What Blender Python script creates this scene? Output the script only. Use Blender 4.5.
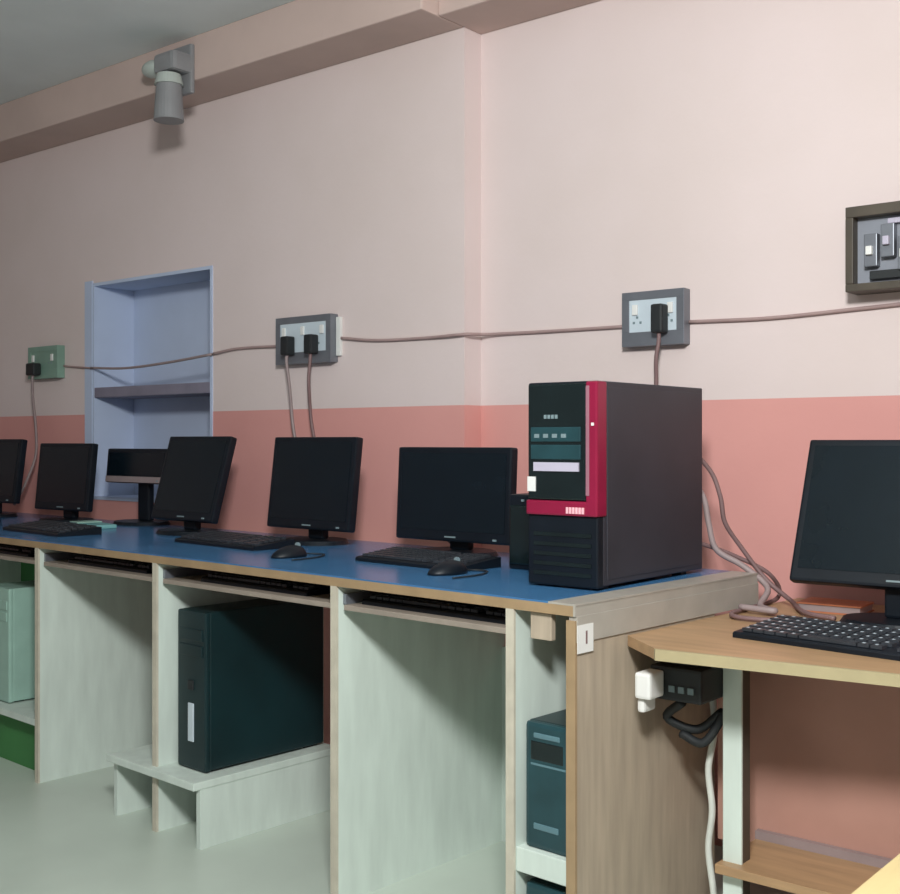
import bpy, bmesh, math, random
from mathutils import Vector, Matrix
random.seed(4)
for o in list(bpy.data.objects): bpy.data.objects.remove(o)
S = bpy.context.scene; C = S.collection
R = math.radians

# ---------------------------------------------------------------- camera, light, exposure
F = 1153.0
cam_d = bpy.data.cameras.new('camera'); cam = bpy.data.objects.new('camera', cam_d); C.objects.link(cam)
cam_d.sensor_fit = 'HORIZONTAL'; cam_d.sensor_width = 36; cam_d.lens = 36*F/900
cam_d.shift_y = -6.0/900                       # horizon a touch above the middle
cam.location = (0, 0, 1.03); cam.rotation_euler = (R(90), 0, math.atan2(950, 1153))
S.camera = cam
S.view_settings.view_transform = 'Standard'; S.view_settings.look = 'None'
S.view_settings.gamma = 1; S.view_settings.exposure = 0.0; S.view_settings.use_curve_mapping = False
W = bpy.data.worlds.new('world'); S.world = W; W.use_nodes = True
W.node_tree.nodes['Background'].inputs[0].default_value = (0.74, 0.72, 0.74, 1)
W.node_tree.nodes['Background'].inputs[1].default_value = 0.30
def area(name, loc, target, size, power, col):
    d = bpy.data.lights.new(name, 'AREA'); d.shape = 'RECTANGLE'; d.size, d.size_y = size
    d.energy = power; d.color = col
    o = bpy.data.objects.new(name, d); C.objects.link(o); o.location = loc
    o.rotation_euler = (Vector(target)-Vector(loc)).to_track_quat('-Z', 'Y').to_euler()
    return o
area('room_light', (-0.15, 0.15, 2.05), (-2.2, 2.2, 0.6), (0.34, 0.3), 78, (0.97, 1.0, 0.98))
#area('window_light', (1.6, 0.9, 1.9), (-0.3, 2.7, 1.5), (0.9, 0.9), 6, (1.0, 0.95, 0.94))

# ---------------------------------------------------------------- materials
MATS = {}
def mat(name, col, rough=0.6, metal=0.0, var=0.08, scale=14, spec=0.5, stretch=None, bump=0.0):
    if name in MATS: return MATS[name]
    m = bpy.data.materials.new(name); m.use_nodes = True; n = m.node_tree.nodes; l = m.node_tree.links
    b = n['Principled BSDF']; b.inputs['Roughness'].default_value = rough; b.inputs['Metallic'].default_value = metal
    b.inputs['Specular IOR Level'].default_value = spec
    tc = n.new('ShaderNodeTexCoord'); mp = n.new('ShaderNodeMapping'); nz = n.new('ShaderNodeTexNoise')
    mp.inputs['Scale'].default_value = stretch or (1, 1, 1)
    nz.inputs['Scale'].default_value = scale; nz.inputs['Detail'].default_value = 5
    l.new(tc.outputs['Object'], mp.inputs[0]); l.new(mp.outputs[0], nz.inputs[0])
    r = n.new('ShaderNodeValToRGB'); r.color_ramp.elements[0].position = .3; r.color_ramp.elements[1].position = .7
    r.color_ramp.elements[0].color = tuple(c*(1-var) for c in col)+(1,)
    r.color_ramp.elements[1].color = tuple(min(1, c*(1+var)) for c in col)+(1,)
    l.new(nz.outputs[0], r.inputs[0]); l.new(r.outputs[0], b.inputs['Base Color'])
    if bump:
        bp = n.new('ShaderNodeBump'); bp.inputs['Strength'].default_value = bump; bp.inputs['Distance'].default_value = .002
        l.new(nz.outputs[0], bp.inputs['Height']); l.new(bp.outputs[0], b.inputs['Normal'])
    MATS[name] = m; return m

def wall_material():
    m = bpy.data.materials.new('painted_wall'); m.use_nodes = True; n = m.node_tree.nodes; l = m.node_tree.links
    b = n['Principled BSDF']; b.inputs['Roughness'].default_value = .8; b.inputs['Specular IOR Level'].default_value = .2
    g = n.new('ShaderNodeNewGeometry'); sp = n.new('ShaderNodeSeparateXYZ'); l.new(g.outputs['Position'], sp.inputs[0])
    nz = n.new('ShaderNodeTexNoise'); nz.inputs['Scale'].default_value = 2.2; nz.inputs['Detail'].default_value = 6
    l.new(g.outputs['Position'], nz.inputs[0])
    th = n.new('ShaderNodeMath'); th.operation = 'GREATER_THAN'; th.inputs[1].default_value = 1.135
    l.new(sp.outputs['Z'], th.inputs[0])
    def ramp(a, c):
        r = n.new('ShaderNodeValToRGB'); r.color_ramp.elements[0].position = .35; r.color_ramp.elements[1].position = .68
        r.color_ramp.elements[0].color = a+(1,); r.color_ramp.elements[1].color = c+(1,)
        l.new(nz.outputs[0], r.inputs[0]); return r
    lo = ramp((.66, .31, .285), (.72, .345, .315)); hi = ramp((.70, .585, .565), (.74, .62, .61))
    mx = n.new('ShaderNodeMix'); mx.data_type = 'RGBA'
    l.new(th.outputs[0], mx.inputs['Factor']); l.new(lo.outputs[0], mx.inputs['A']); l.new(hi.outputs[0], mx.inputs['B'])
    l.new(mx.outputs['Result'], b.inputs['Base Color'])
    bp = n.new('ShaderNodeBump'); bp.inputs['Strength'].default_value = .15; bp.inputs['Distance'].default_value = .004
    n2 = n.new('ShaderNodeTexNoise'); n2.inputs['Scale'].default_value = 40; l.new(g.outputs['Position'], n2.inputs[0])
    l.new(n2.outputs[0], bp.inputs['Height']); l.new(bp.outputs[0], b.inputs['Normal'])
    return m
M_wall = wall_material()
M_floor = mat('floor_tile', (.54, .60, .53), .35, var=.06, scale=3)
M_ceil = mat('ceiling_paint', (.74, .79, .80), .9, var=.05, scale=3)
M_beam = mat('beam_paint', (.55, .42, .38), .85, var=.06, scale=4)
M_niche = mat('niche_whitewash', (.50, .57, .74), .8, var=.04, scale=5)
M_panel = mat('pale_board', (.62, .69, .635), .55, var=.07, scale=9, stretch=(3, 3, .6))
M_tray = mat('tray_board', (.30, .25, .21), .5, var=.1)
M_edge = mat('board_edge', (.54, .49, .40), .6, var=.1, scale=20)
M_wood = mat('taupe_laminate', (.42, .34, .26), .5, var=.13, scale=7, stretch=(6, 6, .7))
M_tan = mat('tan_edge_band', (.34, .23, .13), .5, var=.12, scale=16)
M_grey = mat('grey_top_border', (.38, .35, .31), .35, var=.08)
M_blue = mat('blue_laminate', (.055, .175, .36), .22, var=.10, scale=8)
M_brown = mat('brown_table_wood', (.40, .245, .13), .4, var=.14, scale=6, stretch=(1.2, 8, 8))
M_edge2 = mat('light_table_edge', (.40, .33, .19), .5, var=.08)
M_red = mat('red_back_board', (.47, .25, .20), .6, var=.12, scale=4)
M_yel = mat('yellow_wood', (.50, .385, .19), .45, var=.07, scale=6, stretch=(8, 1, 8))
M_black = mat('black_plastic', (.005, .008, .013), .45, var=.2, spec=.3)
M_side = mat('dark_painted_steel', (.030, .030, .040), .5, var=.15, scale=6)
M_screen = mat('dark_screen_glass', (.004, .009, .014), .25, var=.1, spec=.3)
M_gloss = mat('glossy_black_plastic', (.006, .012, .013), .18, var=.2)
M_green = mat('dark_green_steel', (.005, .022, .026), .42, var=.25, scale=5)
M_teal = mat('dark_teal_plastic', (.014, .050, .060), .35, var=.2)
M_tealL = mat('teal_highlight_and_marks', (.10, .19, .22), .4)  # paler teal for the painted highlight, the seam line and the badge
M_magenta = mat('crimson_plastic', (.24, .008, .040), .3, var=.12)
M_pinkl = mat('pink_marking', (.85, .45, .50), .5)
M_pinkd = mat('painted_pink_highlight', (.30, .13, .17), .4)
M_white = mat('white_plastic', (.75, .74, .72), .45, var=.04)
M_label = mat('pale_lilac_label', (.48, .44, .54), .5, var=.04)
M_keys = mat('charcoal_keys', (.030, .034, .042), .45, var=.2)
M_legend = mat('grey_marking', (.18, .24, .26), .5)
M_steel = mat('grey_steel_box', (.20, .21, .24), .42, .5, var=.1)
M_plate = mat('pale_switch_plate', (.55, .62, .68), .4, var=.04)
M_gplate = mat('green_grey_plate', (.20, .32, .26), .5, var=.08)
M_dgreen = mat('dark_green_box', (.03, .06, .045), .5)
M_dark = mat('dark_rubber', (.012, .014, .016), .6)
M_cord = mat('mauve_brown_cord', (.20, .12, .12), .55)
M_cordl = mat('grey_pink_cord', (.30, .23, .23), .55)
M_cordw = mat('white_cord', (.62, .63, .58), .5)
M_wire = mat('brown_wall_wire', (.36, .25, .24), .6)
M_wood2 = mat('dark_frame', (.07, .055, .04), .55, var=.2)
M_board = mat('grey_breaker_panel', (.24, .25, .29), .5, var=.1)
M_orange = mat('orange_brown_cover', (.45, .15, .07), .5, var=.2)
M_tealp = mat('pale_teal_paper', (.18, .42, .42), .6, var=.1)
M_greenb = mat('green_shade_tint', (.05, .20, .06), .7, var=.15, scale=4)  # green tint of the shaded leftmost bay, put into the colour
M_cream = mat('pale_green_steel', (.33, .50, .43), .5, var=.06)
M_lampg = mat('lamp_grey', (.24, .24, .25), .5, var=.08)
M_lampw = mat('lamp_frosted', (.42, .46, .43), .4, var=.05)

# ---------------------------------------------------------------- mesh helpers
def bx(bm, x0, x1, y0, y1, z0, z1, bev=0.0, m=None):
    r = bmesh.ops.create_cube(bm, size=1)
    vs = r['verts']
    bmesh.ops.scale(bm, verts=vs, vec=(x1-x0, y1-y0, z1-z0))
    bmesh.ops.translate(bm, verts=vs, vec=((x0+x1)/2, (y0+y1)/2, (z0+z1)/2))
    if bev:
        es = list({e for v in vs for e in v.link_edges})
        g = bmesh.ops.bevel(bm, geom=es, offset=bev, segments=2, affect='EDGES', profile=.6)
        vs = list({v for f in g['faces'] for v in f.verts} | {v for v in vs if v.is_valid})
    if m is not None: bmesh.ops.transform(bm, matrix=m, verts=vs)
def cyl(bm, p, r0, r1, h, seg=24, m=None):
    mm = Matrix.Translation(Vector(p)+Vector((0, 0, h/2)))
    if m is not None: mm = m @ mm
    bmesh.ops.create_cone(bm, cap_ends=True, segments=seg, radius1=r0, radius2=r1, depth=h, matrix=mm)
def spline(pts, n=8):
    P = [Vector(p) for p in pts]; P = [P[0]*2-P[1]]+P+[P[-1]*2-P[-2]]; out = []
    for i in range(1, len(P)-2):
        a, b, c, d = P[i-1:i+3]
        for k in range(n):
            t = k/n
            out.append(.5*((2*b)+(c-a)*t+(2*a-5*b+4*c-d)*t*t+(3*b-a-3*c+d)*t**3))
    out.append(P[-2]); return out
def tube(bm, pts, r, seg=8, smooth=True):
    P = spline(pts) if smooth else [Vector(p) for p in pts]
    rings = []; up = Vector((.13, .31, .94))
    for i, p in enumerate(P):
        t = (P[min(i+1, len(P)-1)]-P[max(i-1, 0)]).normalized()
        a = t.cross(up)
        if a.length < 1e-3: a = t.cross(Vector((1, 0, 0)))
        a.normalize(); b = t.cross(a)
        rings.append([bm.verts.new(p+(a*math.cos(2*math.pi*k/seg)+b*math.sin(2*math.pi*k/seg))*r) for k in range(seg)])
    for q, w in zip(rings, rings[1:]):
        for k in range(seg): bm.faces.new((q[k], q[(k+1) % seg], w[(k+1) % seg], w[k]))
    bm.faces.new(rings[0][::-1]); bm.faces.new(rings[-1])
def poly(bm, pts, z0, z1):
    a = [bm.verts.new((x, y, z0)) for x, y in pts]; b = [bm.verts.new((x, y, z1)) for x, y in pts]; n = len(pts)
    bm.faces.new(a[::-1]); bm.faces.new(b)
    for i in range(n): bm.faces.new((a[i], a[(i+1) % n], b[(i+1) % n], b[i]))
def obj(name, bm, m, parent=None, smooth=False):
    bmesh.ops.recalc_face_normals(bm, faces=bm.faces)
    me = bpy.data.meshes.new(name); bm.to_mesh(me); bm.free(); me.materials.append(m)
    if smooth:
        for p in me.polygons: p.use_smooth = True
    o = bpy.data.objects.new(name, me); C.objects.link(o)
    if parent: o.parent = parent
    return o
def B(name, m, parent, *boxes, bev=0.0, mtx=None):
    bm = bmesh.new()
    for b in boxes: bx(bm, *b, bev=bev, m=mtx)
    return obj(name, bm, m, parent)
def tag(o, label, cat, group=None):
    o['label'] = label; o['category'] = cat
    if group: o['group'] = group
    return o
def thing(name, label, cat, loc=(0, 0, 0), rz=0, group=None):
    o = bpy.data.objects.new(name, None); C.objects.link(o); o.location = loc; o.rotation_euler = (0, 0, rz)
    o.empty_display_size = .05
    return tag(o, label, cat, group)
def struct(name, m, *boxes, bev=0.0):
    o = B(name, m, None, *boxes, bev=bev); o['kind'] = 'structure'; return o

# ---------------------------------------------------------------- room
WL, WR, XS = 2.62, 2.70, -2.105          # left wall face, right wall face, x of the step between them
struct('floor', M_floor, (-6.6, 2.2, -2.6, 2.9, -.06, 0))
struct('ceiling', M_ceil, (-6.6, 2.2, -2.6, 2.9, 2.385, 2.45))
NX0, NX1, NZ0, NZ1 = -3.985, -3.247, .80, 1.652
struct('wall_left_section', M_wall, (-6.6, NX0, WL, 2.9, 0, 2.385), (NX1, XS, WL, 2.9, 0, 2.385),
       (NX0, NX1, WL, 2.9, NZ1, 2.385), (NX0, NX1, WL, 2.9, 0, NZ0)).name = 'wall_back'
struct('wall_right', M_wall, (XS, 2.2, WR, 2.9, 0, 2.385))
struct('wall_left', M_wall, (-6.66, -6.6, -2.6, 2.9, 0, 2.385))
struct('trim_1', M_beam, (-6.6, XS, 2.43, WL, 2.235, 2.385), (XS, 2.2, 2.50, WR, 2.235, 2.385), bev=.006)
# niche lining, with the plaster rim round its mouth
struct('trim_2', M_niche, (NX0, NX1, 2.80, 2.83, NZ0, NZ1), (NX0, NX0+.012, WL-.004, 2.80, NZ0, NZ1),
       (NX1-.012, NX1, WL-.004, 2.80, NZ0, NZ1), (NX0+.012, NX1-.012, WL-.004, 2.80, NZ0, NZ0+.012),
       (NX0+.012, NX1-.012, WL-.004, 2.80, NZ1-.012, NZ1), (NX0-.05, NX0, WL-.006, WL, NZ0, NZ1+.01))
struct('trim_3', mat('mauve_grey_shelf', (.22, .20, .26), .7), (NX0+.012, NX1-.012, WL-.004, 2.80, 1.200, 1.240), bev=.004)

# ---------------------------------------------------------------- the long computer desk
TH = -R(3.3)
desk = thing('computer_desk', 'long pale computer desk with a blue top, open bays and a brown end panel', 'desk', (-1.165, 1.773, 0), TH)
L = -3.9
bm = bmesh.new(); poly(bm, [(L, 0), (-.004, 0), (-.004, .69), (L, .60)], .708, .727); obj('desk_top', bm, M_tan, desk)
B('end_band', M_grey, desk, (-.004, .001, 0, .69, .708, .727))['label'] = 'grey end edging'
bm = bmesh.new(); poly(bm, [(L, .003), (-.062, .003), (-.062, .688), (L, .60)], .727, .7305); obj('blue_surface', bm, M_blue, desk)['label'] = 'blue laminate surface'
B('end_border', M_grey, desk, (-.062, .002, 0, .69, .7272, .7308))['label'] = 'grey border strip at the end of the top'
B('apron', M_grey, desk, (-.016, .003, .004, .69, .660, .708))['label'] = 'grey rail under the end of the top'
# right faces of the uprights, measured from the desk's right-front corner
B('end_panel', M_wood, desk, (-.018, 0, .006, .50, 0, .662))['label'] = 'brown wood-grain end panel'
B('edge_strip', M_tan, desk, (-.020, .001, .0, .006, 0, .70))
for x, z0 in ((-3.25, 0), (-2.70, 0), (-2.0, 0), (-1.365, 0), (-.655, 0), (-.146, 0)):
    pn = B('divider_panel', M_panel, desk, (x-.018, x, .006, .58, z0, .708))
    B('edge_strip', M_edge, pn, (x-.019, x+.001, .0, .006, z0, .708))
BAYS = [(-2.70, -2.018), (-2.0, -1.383), (-1.365, -.673), (-.655, -.164)]
for i, (x0, x1) in enumerate(BAYS):
    t = B('keyboard_tray', M_tray, desk, (x0+.012, x1-.012, .012, .36, .655, .667), bev=.002)
    for a in (x0+.001, x1-.011): B('tray_runner', M_steel, t, (a, a+.010, .02, .36, .667, .690))
B('back_board', M_panel, desk, (-.655, -.164, .568, .58, 0, .5))
B('back_board', M_greenb, desk, (-2.70, -2.018, .30, .31, .185, .65))['label'] = 'green sheet added for the shaded back of the leftmost bay'  # added sheet, its green stands in for the shade at the back
B('green_shade_sheet', M_greenb, desk, (-2.70, -2.018, .06, .07, 0, .165))['label'] = 'green sheet added for the shade under the leftmost shelf'  # added sheet, its green stands in for shade below the shelf
B('bay_shelf', M_panel, desk, (-2.70, -2.018, .01, .57, .165, .185))
# low plinth carrying the dark tower
B('plinth_top', M_panel, desk, (-1.575, -1.165, -.022, .46, .152, .172), bev=.002)
B('plinth_riser', M_panel, desk, (-1.185, -1.167, .0, .46, 0, .152), bev=.001)
B('plinth_riser', M_panel, desk, (-1.573, -1.555, .0, .46, 0, .152), bev=.001)
# narrow bay for the small cases
B('narrow_shelf', M_panel, desk, (-.146, -.018, .008, .48, .205, .252), bev=.002)
B('cover_block', M_wood, desk, (-.112, -.062, .010, .024, .655, .706), bev=.002)
st = bmesh.new(); bx(st, .0032, .0042, .003, .052, .640, .692); s_ = obj('sticker', st, M_white, desk); s_['label'] = 'white square sticker with a dark mark'
st = bmesh.new(); bx(st, .0042, .0047, .028, .033, .656, .680); obj('mark', st, M_cord, s_)

# ---------------------------------------------------------------- monitors
def monitor(label, loc, rz, w, h, tilt, lift, cat='monitor', base=True, bez=None, foot=.10, group=None):
    t = thing('computer_monitor', label, cat, loc, rz, group)
    m = Matrix.Translation((0, 0, lift)) @ Matrix.Rotation(-tilt, 4, 'X')
    bm = bmesh.new(); bx(bm, -w/2, w/2, 0, .028, 0, h, bev=.006, m=m)
    bx(bm, -w*.32, w*.32, .024, .058, h*.05, h*.82, bev=.012, m=m); obj('housing', bm, M_black, t)
    e = .016
    B('screen', M_screen, t, (-w/2+e, w/2-e, -.0015, .003, e+.012, h-e), mtx=m)
    if bez: B('lower_bezel', bez, t, (-w/2+.004, w/2-.004, -.003, .001, .003, e+.008), mtx=m)
    B('power_button', M_legend, t, (w/2-.05, w/2-.04, -.004, .001, .008, .013), mtx=m)
    B('brand_mark', M_legend, t, (-.018, .018, -.002, .001, .010, .014), mtx=m)
    bm = bmesh.new(); bx(bm, -.032, .032, .036, .062, .012, lift+h*.13, bev=.006); obj('stand_neck', bm, M_black, t)
    bm = bmesh.new(); cyl(bm, (0, 0, 0), .118, .110, .012, 40)
    bmesh.ops.scale(bm, verts=bm.verts, vec=(1, .78, 1)); bmesh.ops.translate(bm, verts=bm.verts, vec=(0, .03, 0))
    obj('stand_base', bm, M_black, t)
    return t
D = .7305
monitor('black monitor at the far left end of the desk, cut off by the frame', (-4.31, 2.34, D), R(4), .40, .25, R(8), .060)
monitor('black monitor standing left of the niche, beside the hanging grey cord', (-3.805, 2.36, D), R(3), .320, .248, R(6), .045)
monitor('small black monitor half hidden behind the tilted one, below the niche', (-3.50, 2.47, D), R(0), .36, .125, R(5), .148, bez=M_cordl)
monitor('black monitor leaning back in front of the niche', (-3.03, 2.31, D), R(-2), .33, .282, R(16), .045)
monitor('black monitor below the double-plug wall socket', (-2.465, 2.33, D), R(-2), .36, .272, R(7), .042)
monitor('black widescreen monitor just left of the red and black tower', (-1.92, 2.33, D), R(0), .385, .248, R(3), .036)

# ---------------------------------------------------------------- keyboards and mice
def keyboard(label, loc, rz, w=.44, d=.15, group=None, specks=False):
    t = thing('keyboard', label, 'keyboard', loc, rz, group)
    bm = bmesh.new(); v = []
    pr = [(-d/2, 0), (d/2, 0), (d/2, .024), (-d/2+.004, .011), (-d/2, .008)]
    a = [bm.verts.new((-w/2, y, z)) for y, z in pr]; b = [bm.verts.new((w/2, y, z)) for y, z in pr]
    bm.faces.new(a[::-1]); bm.faces.new(b)
    for i in range(5): bm.faces.new((a[i], a[(i+1) % 5], b[(i+1) % 5], b[i]))
    obj('case', bm, M_black, t)
    sl = math.atan2(.013, d-.004); k = bmesh.new(); lg = bmesh.new()
    rows = 6; pit = (d-.02)/rows
    for r in range(rows):
        y = -d/2+.012+pit*(r+.5); z = .011+(y+d/2-.004)*.013/(d-.004)
        x = -w/2+.012
        while x < w/2-.024:
            wd = pit*.82
            if r == 0 and abs(x+.08) < .02: wd = .11
            if not (abs(x-w*.17) < .009 or abs(x-w*.31) < .008):
                bx(k, x, min(x+wd, w/2-.01), y-pit*.42, y+pit*.42, z, z+.006)
                if specks: bx(lg, x+.004, x+.009, y-.002, y+.004, z+.006, z+.0064)
            x += wd+pit*.14
    obj('keys', k, M_keys, t)
    if specks: obj('key_legends', lg, M_plate, t)
    return t
keyboard('black keyboard at the far left end of the desk', (-4.05, 2.08, D), R(-4))
keyboard('black keyboard in front of the monitor left of the niche', (-3.42, 2.09, D), R(-6), .40)
keyboard('black keyboard in front of the monitor below the double-plug socket', (-2.60, 2.17, D), R(-6), .40, .14)
keyboard('black keyboard in front of the widescreen monitor beside the tower', (-1.83, 2.13, D), R(-4), .36, .14)
keyboard('black keyboard with pale lettering on the low brown table', (-.755, 2.10, .655), R(-7), .44, .17, specks=True)
def D2(x, y): return (-1.165+x*math.cos(TH)-y*math.sin(TH), 1.773+x*math.sin(TH)+y*math.cos(TH))
for (x0, x1), lab in zip(BAYS, ('leftmost open bay with the pale tower', 'open bay left of the dark tower', 'bay above the dark tower', 'empty bay beside the narrow end bay')):
    X, Y = D2((x0+x1)/2, .12)
    keyboard('black keyboard on the tray in the '+lab, (X, Y, .667), TH, .42, .15)
def mouse(label, loc, rz):
    t = thing('computer_mouse', label, 'mouse', loc, rz)
    bm = bmesh.new(); bmesh.ops.create_uvsphere(bm, u_segments=24, v_segments=14, radius=1)
    bmesh.ops.scale(bm, verts=bm.verts, vec=(.030, .052, .030))
    for v in bm.verts:
        if v.co.z < 0: v.co.z = 0
        v.co.z *= 1-.25*v.co.y/.052*-1*-1
    obj('shell', bm, M_black, t, True)
    bm = bmesh.new(); bmesh.ops.create_cone(bm, cap_ends=True, segments=16, radius1=.007, radius2=.007, depth=.006,
        matrix=Matrix.Translation((0, -.026, .030)) @ Matrix.Rotation(R(90), 4, 'Y')); obj('wheel', bm, M_legend, t)
    bm = bmesh.new(); tube(bm, [(0, -.045, .006), (.004, .0-.075, .004), (-.03, -.09, .003), (-.075, -.03, .003), (-.09, .05, .003)], .002, 6); obj('lead', bm, M_dark, t, True)
    return t
mouse('black mouse in front of the monitor below the double-plug socket', (-2.21, 2.03, D), R(170))
mouse('black mouse in front of the widescreen monitor beside the tower', (-1.655, 2.0, D), R(165))
sp = thing('desktop_speaker', 'small black speaker tucked between the widescreen monitor and the crimson-trimmed tower', 'speaker', (-1.570, 2.17, D), 0)
B('cabinet', M_black, sp, (-.045, .045, .006, .10, 0, .175), bev=.006)
B('grille', M_gloss, sp, (-.038, .038, -.001, .008, .012, .150), bev=.004)
B('power_light', M_legend, sp, (-.003, .003, -.0015, .003, .159, .164))
pp = thing('paper_packet', 'pale teal packet lying on the desk below the niche', 'packet', (-3.50, 2.30, D), R(-12))
B('wrapper', M_tealp, pp, (-.10, .10, -.045, .045, 0, .014), bev=.004)
B('fold_flap', M_cream, pp, (-.10, -.03, -.045, .045, .014, .018), bev=.001)

# ---------------------------------------------------------------- the red and black tower on the desk
tw = thing('computer_tower', 'black computer tower with a crimson front trim standing on the desk end', 'computer tower', (-1.315, 1.955, D), 0)
w, d, h = .17, .445, .420
B('case', M_side, tw, (-w/2, w/2, .02, d, .008, h), bev=.003)
B('front_panel', M_black, tw, (-w/2, w/2, 0, .022, .004, h), bev=.004)
B('glossy_inset', M_gloss, tw, (-w/2+.004, w/2-.025, -.006, .004, .180, h-.004), bev=.003)
tr = B('crimson_trim', M_magenta, tw, (w/2-.024, w/2+.003, -.008, .030, .148, h-.001), (-w/2, w/2-.02, -.008, .010, .148, .178), bev=.004)
tr['label'] = 'crimson L-shaped trim'
B('trim_highlight', M_pinkd, tr, (w/2-.023, w/2-.015, -.0095, -.006, .19, h-.01), bev=.001)  # highlight along the trim, painted as a dim pink line
B('trim_lettering', M_pinkl, tr, *[(w/2-.070+i*.0075, w/2-.070+i*.0075+.0055, -.0095, -.007, .153, .166) for i in range(6)])
B('status_light', M_white, tr, (w/2-.010, w/2-.004, -.0095, -.006, .330, .336))
for z in (.262, .298): B('drive_bay', M_teal, tw, (-w/2+.012, w/2-.036, -.0085, -.004, z, z+.030), bev=.002)
B('lilac_label', M_label, tw, (-w/2+.020, w/2-.040, -.0098, -.0055, .238, .256))
B('white_sticker', M_white, tw, (-w/2+.004, w/2-.146, -.0085, -.0055, .196, .226))
B('small_marking', M_legend, tw, *[(-w/2+.045+i*.009, -w/2+.051+i*.009, -.008, -.0055, .345, .353) for i in range(4)])
for i in range(4): B('front_port', M_legend, tw, (-w/2+.022+i*.022, -w/2+.034+i*.022, -.0095, -.0080, .306, .314))
bm = bmesh.new()
for i in range(5): bx(bm, -w/2+.015, w/2-.015, -.002, .004, .025+i*.02, .033+i*.02)
obj('intake_grille', bm, M_gloss, tw)
for sx in (-.06, .06):
    for y in (.05, .38): B('rubber_foot', M_dark, tw, (sx-.012, sx+.012, y-.012, y+.012, 0, .009))
# side panel seam and screws
B('side_panel', M_side, tw, (w/2-.001, w/2+.0015, .034, d-.012, .02, h-.012), bev=.001)

def tower(name, label, loc, rz, w, d, h, mb, mf, kind=0):
    t = thing(name, label, 'computer tower', loc, rz)
    B('case', mb, t, (-w/2, w/2, .014, d, .006, h), bev=.004)
    B('front_panel', mf, t, (-w/2, w/2, 0, .018, .003, h), bev=.006)
    for z in (.86, .76): B('drive_bay', mf, t, (-w/2+.012, w/2-.012, -.003, .003, h*z-.018, h*z+.012), bev=.002)
    for sx in (-1, 1): B('rubber_foot', M_dark, t, (sx*w*.32-.012, sx*w*.32+.012, .03, .06, 0, .007))
    for sx in (-1, 1): B('rubber_foot', M_dark, t, (sx*w*.32-.012, sx*w*.32+.012, d-.06, d-.03, 0, .007))
    return t
X, Y = D2(-1.272, .045)
t = tower('computer_tower', 'dark green-black computer tower on the low plinth under the desk', (X, Y, .172), TH, .125, .40, .415, M_green, M_green)
B('silver_badge', M_plate, t, (-.012, .012, -.003, .002, .075, .175), bev=.002)
B('power_button', M_dark, t, (-.012, .012, -.004, .002, .21, .235), bev=.003)
X, Y = D2(-2.37, .05)
t = tower('computer_tower', 'pale green computer tower on the shelf in the leftmost bay', (X, Y, .185), TH, .17, .23, .37, M_cream, M_cream)

def small_case(label, loc, rz, h):
    t = thing('power_backup_unit', label, 'power backup unit', loc, rz)
    w, d = .106, .30
    B('case', M_green, t, (-w/2, w/2, .012, d, .004, h), bev=.005)
    B('front_panel', M_teal, t, (-w/2, w/2, 0, .016, .0, h), bev=.009)
    B('painted_highlight', M_tealL, t, (-w/2+.022, w/2-.022, -.002, .003, h-.030, h-.020), bev=.002)  # highlight near the top of the front, painted as a paler strip
    if h > .2:
        B('seam_strip', M_tealL, t, (-w/2+.015, w/2-.008, -.001, .003, h*.66, h*.66+.004))
        B('lower_badge', M_tealL, t, (-w/2+.022, w/2-.025, -.002, .003, .038, .050), bev=.002)
        B('inset_panel', M_gloss, t, (-w/2+.014, w/2-.014, -.0005, .003, h*.70, h-.036), bev=.002)
    return t
X, Y = D2(-.082, .022)
small_case('tall slim black unit on the upper shelf of the narrow end bay', (X, Y, .252), TH, .242)
small_case('short black unit on the floor of the narrow end bay', (X, Y, 0), TH, .185)

# ---------------------------------------------------------------- low brown table on the right
tb = thing('side_table', 'low brown computer table pushed against the end of the long desk', 'table', (-1.0, 2.0, 0), 0)
def loc_(pts): return [(x+1.0, y-2.0) for x, y in pts]
bm = bmesh.new(); poly(bm, loc_([(-1.150, 1.935), (-1.037, 1.842), (-.30, 1.930), (.35, 2.01), (.35, 2.66), (-1.110, 2.66)]), .635, .655); obj('table_top', bm, M_brown, tb)
bm = bmesh.new(); poly(bm, loc_([(-1.040, 1.841), (-1.033, 1.833), (.35, 1.999), (.35, 2.010)]), .6355, .6555); obj('front_edge', bm, M_edge2, tb)
lg = B('leg', M_wood2, tb, (-.003, .032, .052, .085, 0, .635))  # dark colour carries the shade on the leg's side face
B('leg_edge', M_panel, lg, (-.006, .033, .046, .053, 0, .635), bev=.002)['label'] = 'pale front edge of the leg'
B('leg', M_wood, tb, (1.30, 1.335, .10, .30, 0, .635))
B('back_board', M_red, tb, (-.10, 1.30, .215, .227, .20, .635))['label'] = 'reddish brown back board'
B('under_rail', M_brown, tb, (-.10, 1.30, .200, .215, .610, .635))
B('lower_shelf', M_brown, tb, (-.01, 1.30, .020, .215, .205, .223), bev=.002)
B('rear_strip', M_cordl, tb, (-.01, 1.30, .199, .214, .223, .240))

monitor('large black monitor on the low brown table at the right edge', (-.785, 2.36, .655), R(2), .44, .325, R(23), .080)
nb = thing('notebook', 'orange-brown notebook lying under the monitor on the low brown table', 'notebook', (-.962, 2.505, .655), R(4))
B('back_cover', M_orange, nb, (-.07, .07, -.05, .05, 0, .003))
B('pages', M_cordl, nb, (-.066, .067, -.047, .047, .003, .017))
B('front_cover', M_orange, nb, (-.07, .07, -.05, .05, .017, .020))

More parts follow.
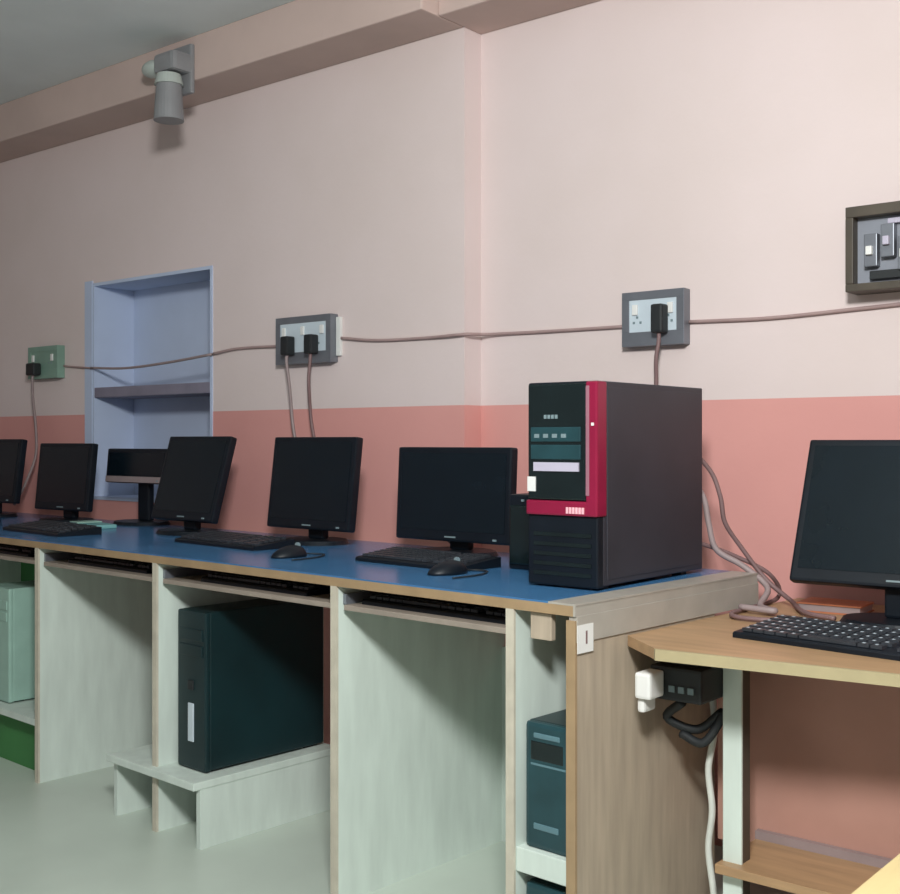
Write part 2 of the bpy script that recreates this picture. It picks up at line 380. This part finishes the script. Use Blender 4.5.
# tangle behind: separate leads
def cord(name, label, cat, pts, r, m, group=None, seg=8):
    bm = bmesh.new(); tube(bm, pts, r, seg)
    return tag(obj(name, bm, m, None, True), label, cat, group)
cord('power_lead', 'mauve-brown lead dropping from behind the crimson-trimmed tower onto the table', 'cable',
     [(-1.275, 2.41, 1.02), (-1.235, 2.45, .96), (-1.215, 2.46, .90), (-1.208, 2.47, .84), (-1.18, 2.50, .78), (-1.13, 2.52, .71), (-1.06, 2.50, .668), (-.98, 2.38, .664), (-.90, 2.34, .664)], .0055, M_cord)
cord('signal_cable', 'grey-pink cable hanging close behind the tower and looping over the desk edge', 'cable',
     [(-1.275, 2.415, .95), (-1.243, 2.43, .90), (-1.232, 2.435, .84), (-1.215, 2.44, .78), (-1.16, 2.46, .745), (-1.10, 2.46, .70), (-1.09, 2.40, .667), (-1.03, 2.34, .667), (-1.11, 2.34, .669)], .007, M_cordl)
cord('network_cable', 'thin brown cable running along the back of the low brown table', 'cable',
     [(-1.26, 2.41, .80), (-1.20, 2.49, .765), (-1.13, 2.54, .72), (-1.12, 2.56, .664), (-1.10, 2.28, .662), (-1.02, 2.24, .662), (-.97, 2.28, .662)], .005, M_cord)
cord('monitor_lead', 'thin mauve lead curving down beside the widescreen monitor', 'cable',
     [(-2.14, 2.44, .93), (-2.20, 2.47, .87), (-2.14, 2.50, .80), (-2.05, 2.47, .76), (-1.98, 2.44, .737)], .005, M_cord)
# under the table
cord('hanging_cord', 'white cord hanging between the desk end and the brown table', 'cable',
     [(-1.055, 2.10, .532), (-1.045, 2.09, .46), (-1.058, 2.09, .38), (-1.05, 2.09, .30), (-1.058, 2.09, .22), (-1.046, 2.09, .12), (-1.05, 2.08, .02)], .007, M_cordw)
ad = thing('extension_block', 'dark extension block with a white plug fixed under the brown table top', 'extension block', (-1.062, 1.99, .615), 0)
B('body', M_dark, ad, (-.055, .055, -.03, .18, -.080, -.015), bev=.006)
B('bracket', M_dark, ad, (-.03, .03, .0, .15, -.015, .020))
B('white_plug', M_white, ad, (-.056, -.022, -.085, -.03, -.072, -.022), (-.056, -.040, -.075, -.03, -.10, -.072), bev=.006)
B('socket', M_legend, ad, *[(-.012+i*.02, .0+i*.02, -.033, -.029, -.062, -.05) for i in range(3)])
bm = bmesh.new(); tube(bm, [(-.01, .02, -.09), (-.055, .04, -.13), (.0, .06, -.15), (.05, .07, -.11), (.02, .05, -.17), (-.03, .05, -.16)], .009, 8); obj('coiled_lead', bm, M_dark, ad, True)

# yellow wooden table corner by the camera
yt = thing('wooden_table', 'yellow wooden table whose corner shows at the lower right edge', 'table', (-.385, 0, 0), 0)
B('table_top', M_yel, yt, (0, .62, .62, 1.36, .595, .620), bev=.003)
B('apron', M_yel, yt, (.03, .59, .65, .67, .53, .595), (.03, .59, 1.31, 1.33, .53, .595), (.03, .05, .67, 1.31, .53, .595), (.57, .59, .67, 1.31, .53, .595))
for x in (.03, .55):
    for y in (.65, 1.29): B('leg', M_yel, yt, (x, x+.04, y, y+.04, 0, .53), bev=.003)

# ---------------------------------------------------------------- on the walls
def socket_box(label, x0, x1, z0, z1, y, plugs, mf, mp, lip):
    t = thing('wall_socket', label, 'wall socket', ((x0+x1)/2, y, z0), 0)
    w, h = x1-x0, z1-z0; dd = .035; e = .022
    B('box', mf, t, (-w/2, w/2, -dd+.008, 0, 0, h), bev=.003)
    bm = bmesh.new()
    for b in ((-w/2, w/2, -dd, -dd+.012, h-e, h), (-w/2, w/2, -dd, -dd+.012, 0, e*1.7), (-w/2, -w/2+e, -dd, -dd+.012, e*1.7, h-e), (w/2-e, w/2, -dd, -dd+.012, e*1.7, h-e)): bx(bm, *b, bev=.001)
    obj('frame', bm, mf, t)
    B('plate', mp, t, (-w/2+e, w/2-e, -dd+.002, -dd+.010, e*1.7, h-e))
    for i in range(plugs+1):
        cx = -w/2+e+.018+(w-2*e-.036)*i/max(1, plugs)
        B('switch', M_white, t, (cx-.008, cx+.008, -dd-.003, -dd+.003, h-e-.040, h-e-.012), bev=.002)
    for i in range(2): B('socket_outlet', M_legend, t, *[(-w/4+i*w/2+a-.003, -w/4+i*w/2+a+.003, -dd+.0005, -dd+.003, e*1.7+.022+b, e*1.7+.028+b) for a, b in ((-.010, 0), (.010, 0), (0, .014))])
    if lip: B('side_bracket', M_white, t, (w/2+.001, w/2+.020, -.012, 0, .02, h-.01), bev=.002)
    return t
socket_box('green-grey wall socket at the far left above the monitors', -4.405, -4.185, 1.286, 1.418, WL, 1, M_gplate, M_gplate, False)
socket_box('grey wall socket with two black plugs side by side', -2.880, -2.622, 1.282, 1.436, WL, 2, M_steel, M_plate, True)
socket_box('grey wall socket with a single black plug above the crimson-trimmed tower', -1.602, -1.418, 1.280, 1.424, WR, 1, M_steel, M_plate, False)
def plug_cord(label, x, y, z, path, m, w=.034, h=.062):
    t = thing('mains_cable', label, 'cable', (x, y, z), 0)
    B('plug', M_dark, t, (-w/2, w/2, -.038, -.002, -.026, h-.026), bev=.006)
    bm = bmesh.new(); tube(bm, [(0, -.022, -.024), (0, -.024, -.05)]+[(a-x, b-y, c-z) for a, b, c in path], .0055, 8)
    obj('lead', bm, m, t, True)
    return t
plug_cord('left one of the two cords hanging from the double-plug socket', -2.800, WL-.035, 1.335, [(-2.795, 2.57, 1.2), (-2.79, 2.58, 1.08), (-2.75, 2.57, .95), (-2.70, 2.52, .80)], M_cordl)
plug_cord('right one of the two cords hanging from the double-plug socket', -2.690, WL-.035, 1.335, [(-2.695, 2.56, 1.22), (-2.705, 2.58, 1.1), (-2.67, 2.57, .98), (-2.62, 2.52, .80)], M_cord)
plug_cord('cord dropping from the single-plug socket behind the crimson-trimmed tower', -1.478, WR-.035, 1.335, [(-1.485, 2.64, 1.24), (-1.492, 2.65, 1.15), (-1.50, 2.62, .95), (-1.42, 2.55, .80)], M_cord, .034, .075)
plug_cord('grey cord hanging from the green-grey socket between the two leftmost monitors', -4.33, WL-.035, 1.325, [(-4.34, 2.57, 1.2), (-4.335, 2.58, 1.08), (-4.32, 2.57, .97), (-4.31, 2.52, .86), (-4.33, 2.48, .77)], M_cordl, .06, .05)

cord('wall_wire', 'wire along the wall from the green-grey socket to the niche', 'wire', [(-4.187, WL-.005, 1.335), (-4.12, WL-.004, 1.328), (-3.99, WL-.010, 1.318)], .004, M_wire)
cord('wall_wire', 'pale wire strung across the mouth of the niche', 'wire', [(-3.985, WL-.012, 1.318), (-3.75, WL-.012, 1.308), (-3.5, WL-.010, 1.318), (-3.24, WL-.012, 1.336)], .005, M_cordl)
cord('wall_wire', 'wire along the wall between the niche and the double-plug socket', 'wire', [(-3.235, WL-.008, 1.338), (-3.10, WL-.004, 1.350), (-2.882, WL-.005, 1.347)], .005, M_wire)
cord('wall_wire', 'brown wire between the double-plug socket and the single-plug socket', 'wire', [(-2.605, WL-.006, 1.358), (-2.45, WL-.005, 1.342), (-2.25, WL-.005, 1.338), (-2.102, WL-.006, 1.340), (-2.06, WR-.015, 1.343), (-1.85, WR-.005, 1.340), (-1.603, WR-.005, 1.338)], .005, M_wire)
cord('wall_wire', 'brown wire from the single-plug socket towards the breaker box', 'wire', [(-1.422, WR-.005, 1.338), (-1.2, WR-.005, 1.333), (-1.0, WR-.005, 1.339), (-.75, WR-.005, 1.348), (-.3, WR-.005, 1.36)], .005, M_wire)

# breaker box at right
bb = thing('breaker_box', 'dark-framed breaker box on the wall at the right edge', 'breaker box', (-.785, WR, 1.372), 0)
bm = bmesh.new()
for b in ((-.20, .20, -.075, 0, .170, .195), (-.20, .20, -.075, 0, 0, .018), (-.20, -.182, -.075, 0, .018, .170), (.182, .20, -.075, 0, .018, .170)): bx(bm, *b, bev=.002)
obj('frame', bm, M_wood2, bb)
B('panel', M_board, bb, (-.182, .182, -.045, -.002, .018, .170))
for i in range(9):
    x = -.160+i*.038; z = .085+.02*math.sin(i*1.9)
    bk = B('breaker', M_steel, bb, (x, x+.030, -.068, -.044, z-.03, z+.045), bev=.002)
    B('breaker_switch', M_white if i % 2 == 0 else M_label, bk, (x+.007, x+.021, -.078, -.066, z-.004, z+.016), bev=.002)
B('terminal_strip', M_dark, bb, (-.150, .150, -.060, -.044, .026, .046), bev=.002)
B('wiring_cover', M_label, bb, (-.11, .05, -.058, -.044, .150, .162), bev=.002)

# lamp on the ledge, upper left
lp = thing('wall_lamp', 'grey wall lamp fixed to the ledge below the ceiling at upper left', 'wall lamp', (-3.16, 2.43, 2.20), 0)
B('back_plate', M_lampg, lp, (-.045, .055, -.018, 0, -.01, .155), bev=.006)
bm = bmesh.new(); bmesh.ops.create_cone(bm, cap_ends=True, segments=28, radius1=.050, radius2=.042, depth=.12, matrix=Matrix.Translation((0, -.065, -.045))); obj('shade', bm, M_lampg, lp, False)
bm = bmesh.new(); bmesh.ops.create_cone(bm, cap_ends=True, segments=28, radius1=.048, radius2=.040, depth=.035, matrix=Matrix.Translation((0, -.065, .03))); obj('frosted_ring', bm, M_lampw, lp, False)
bm = bmesh.new(); bmesh.ops.create_uvsphere(bm, u_segments=20, v_segments=12, radius=.036, matrix=Matrix.Translation((-.085, -.06, .085)) @ Matrix.Diagonal((1.5, 1, .8, 1))); obj('bulb', bm, M_lampw, lp, True)
B('hood', M_lampg, lp, (-.055, .055, -.09, -.0, .055, .12), bev=.015)
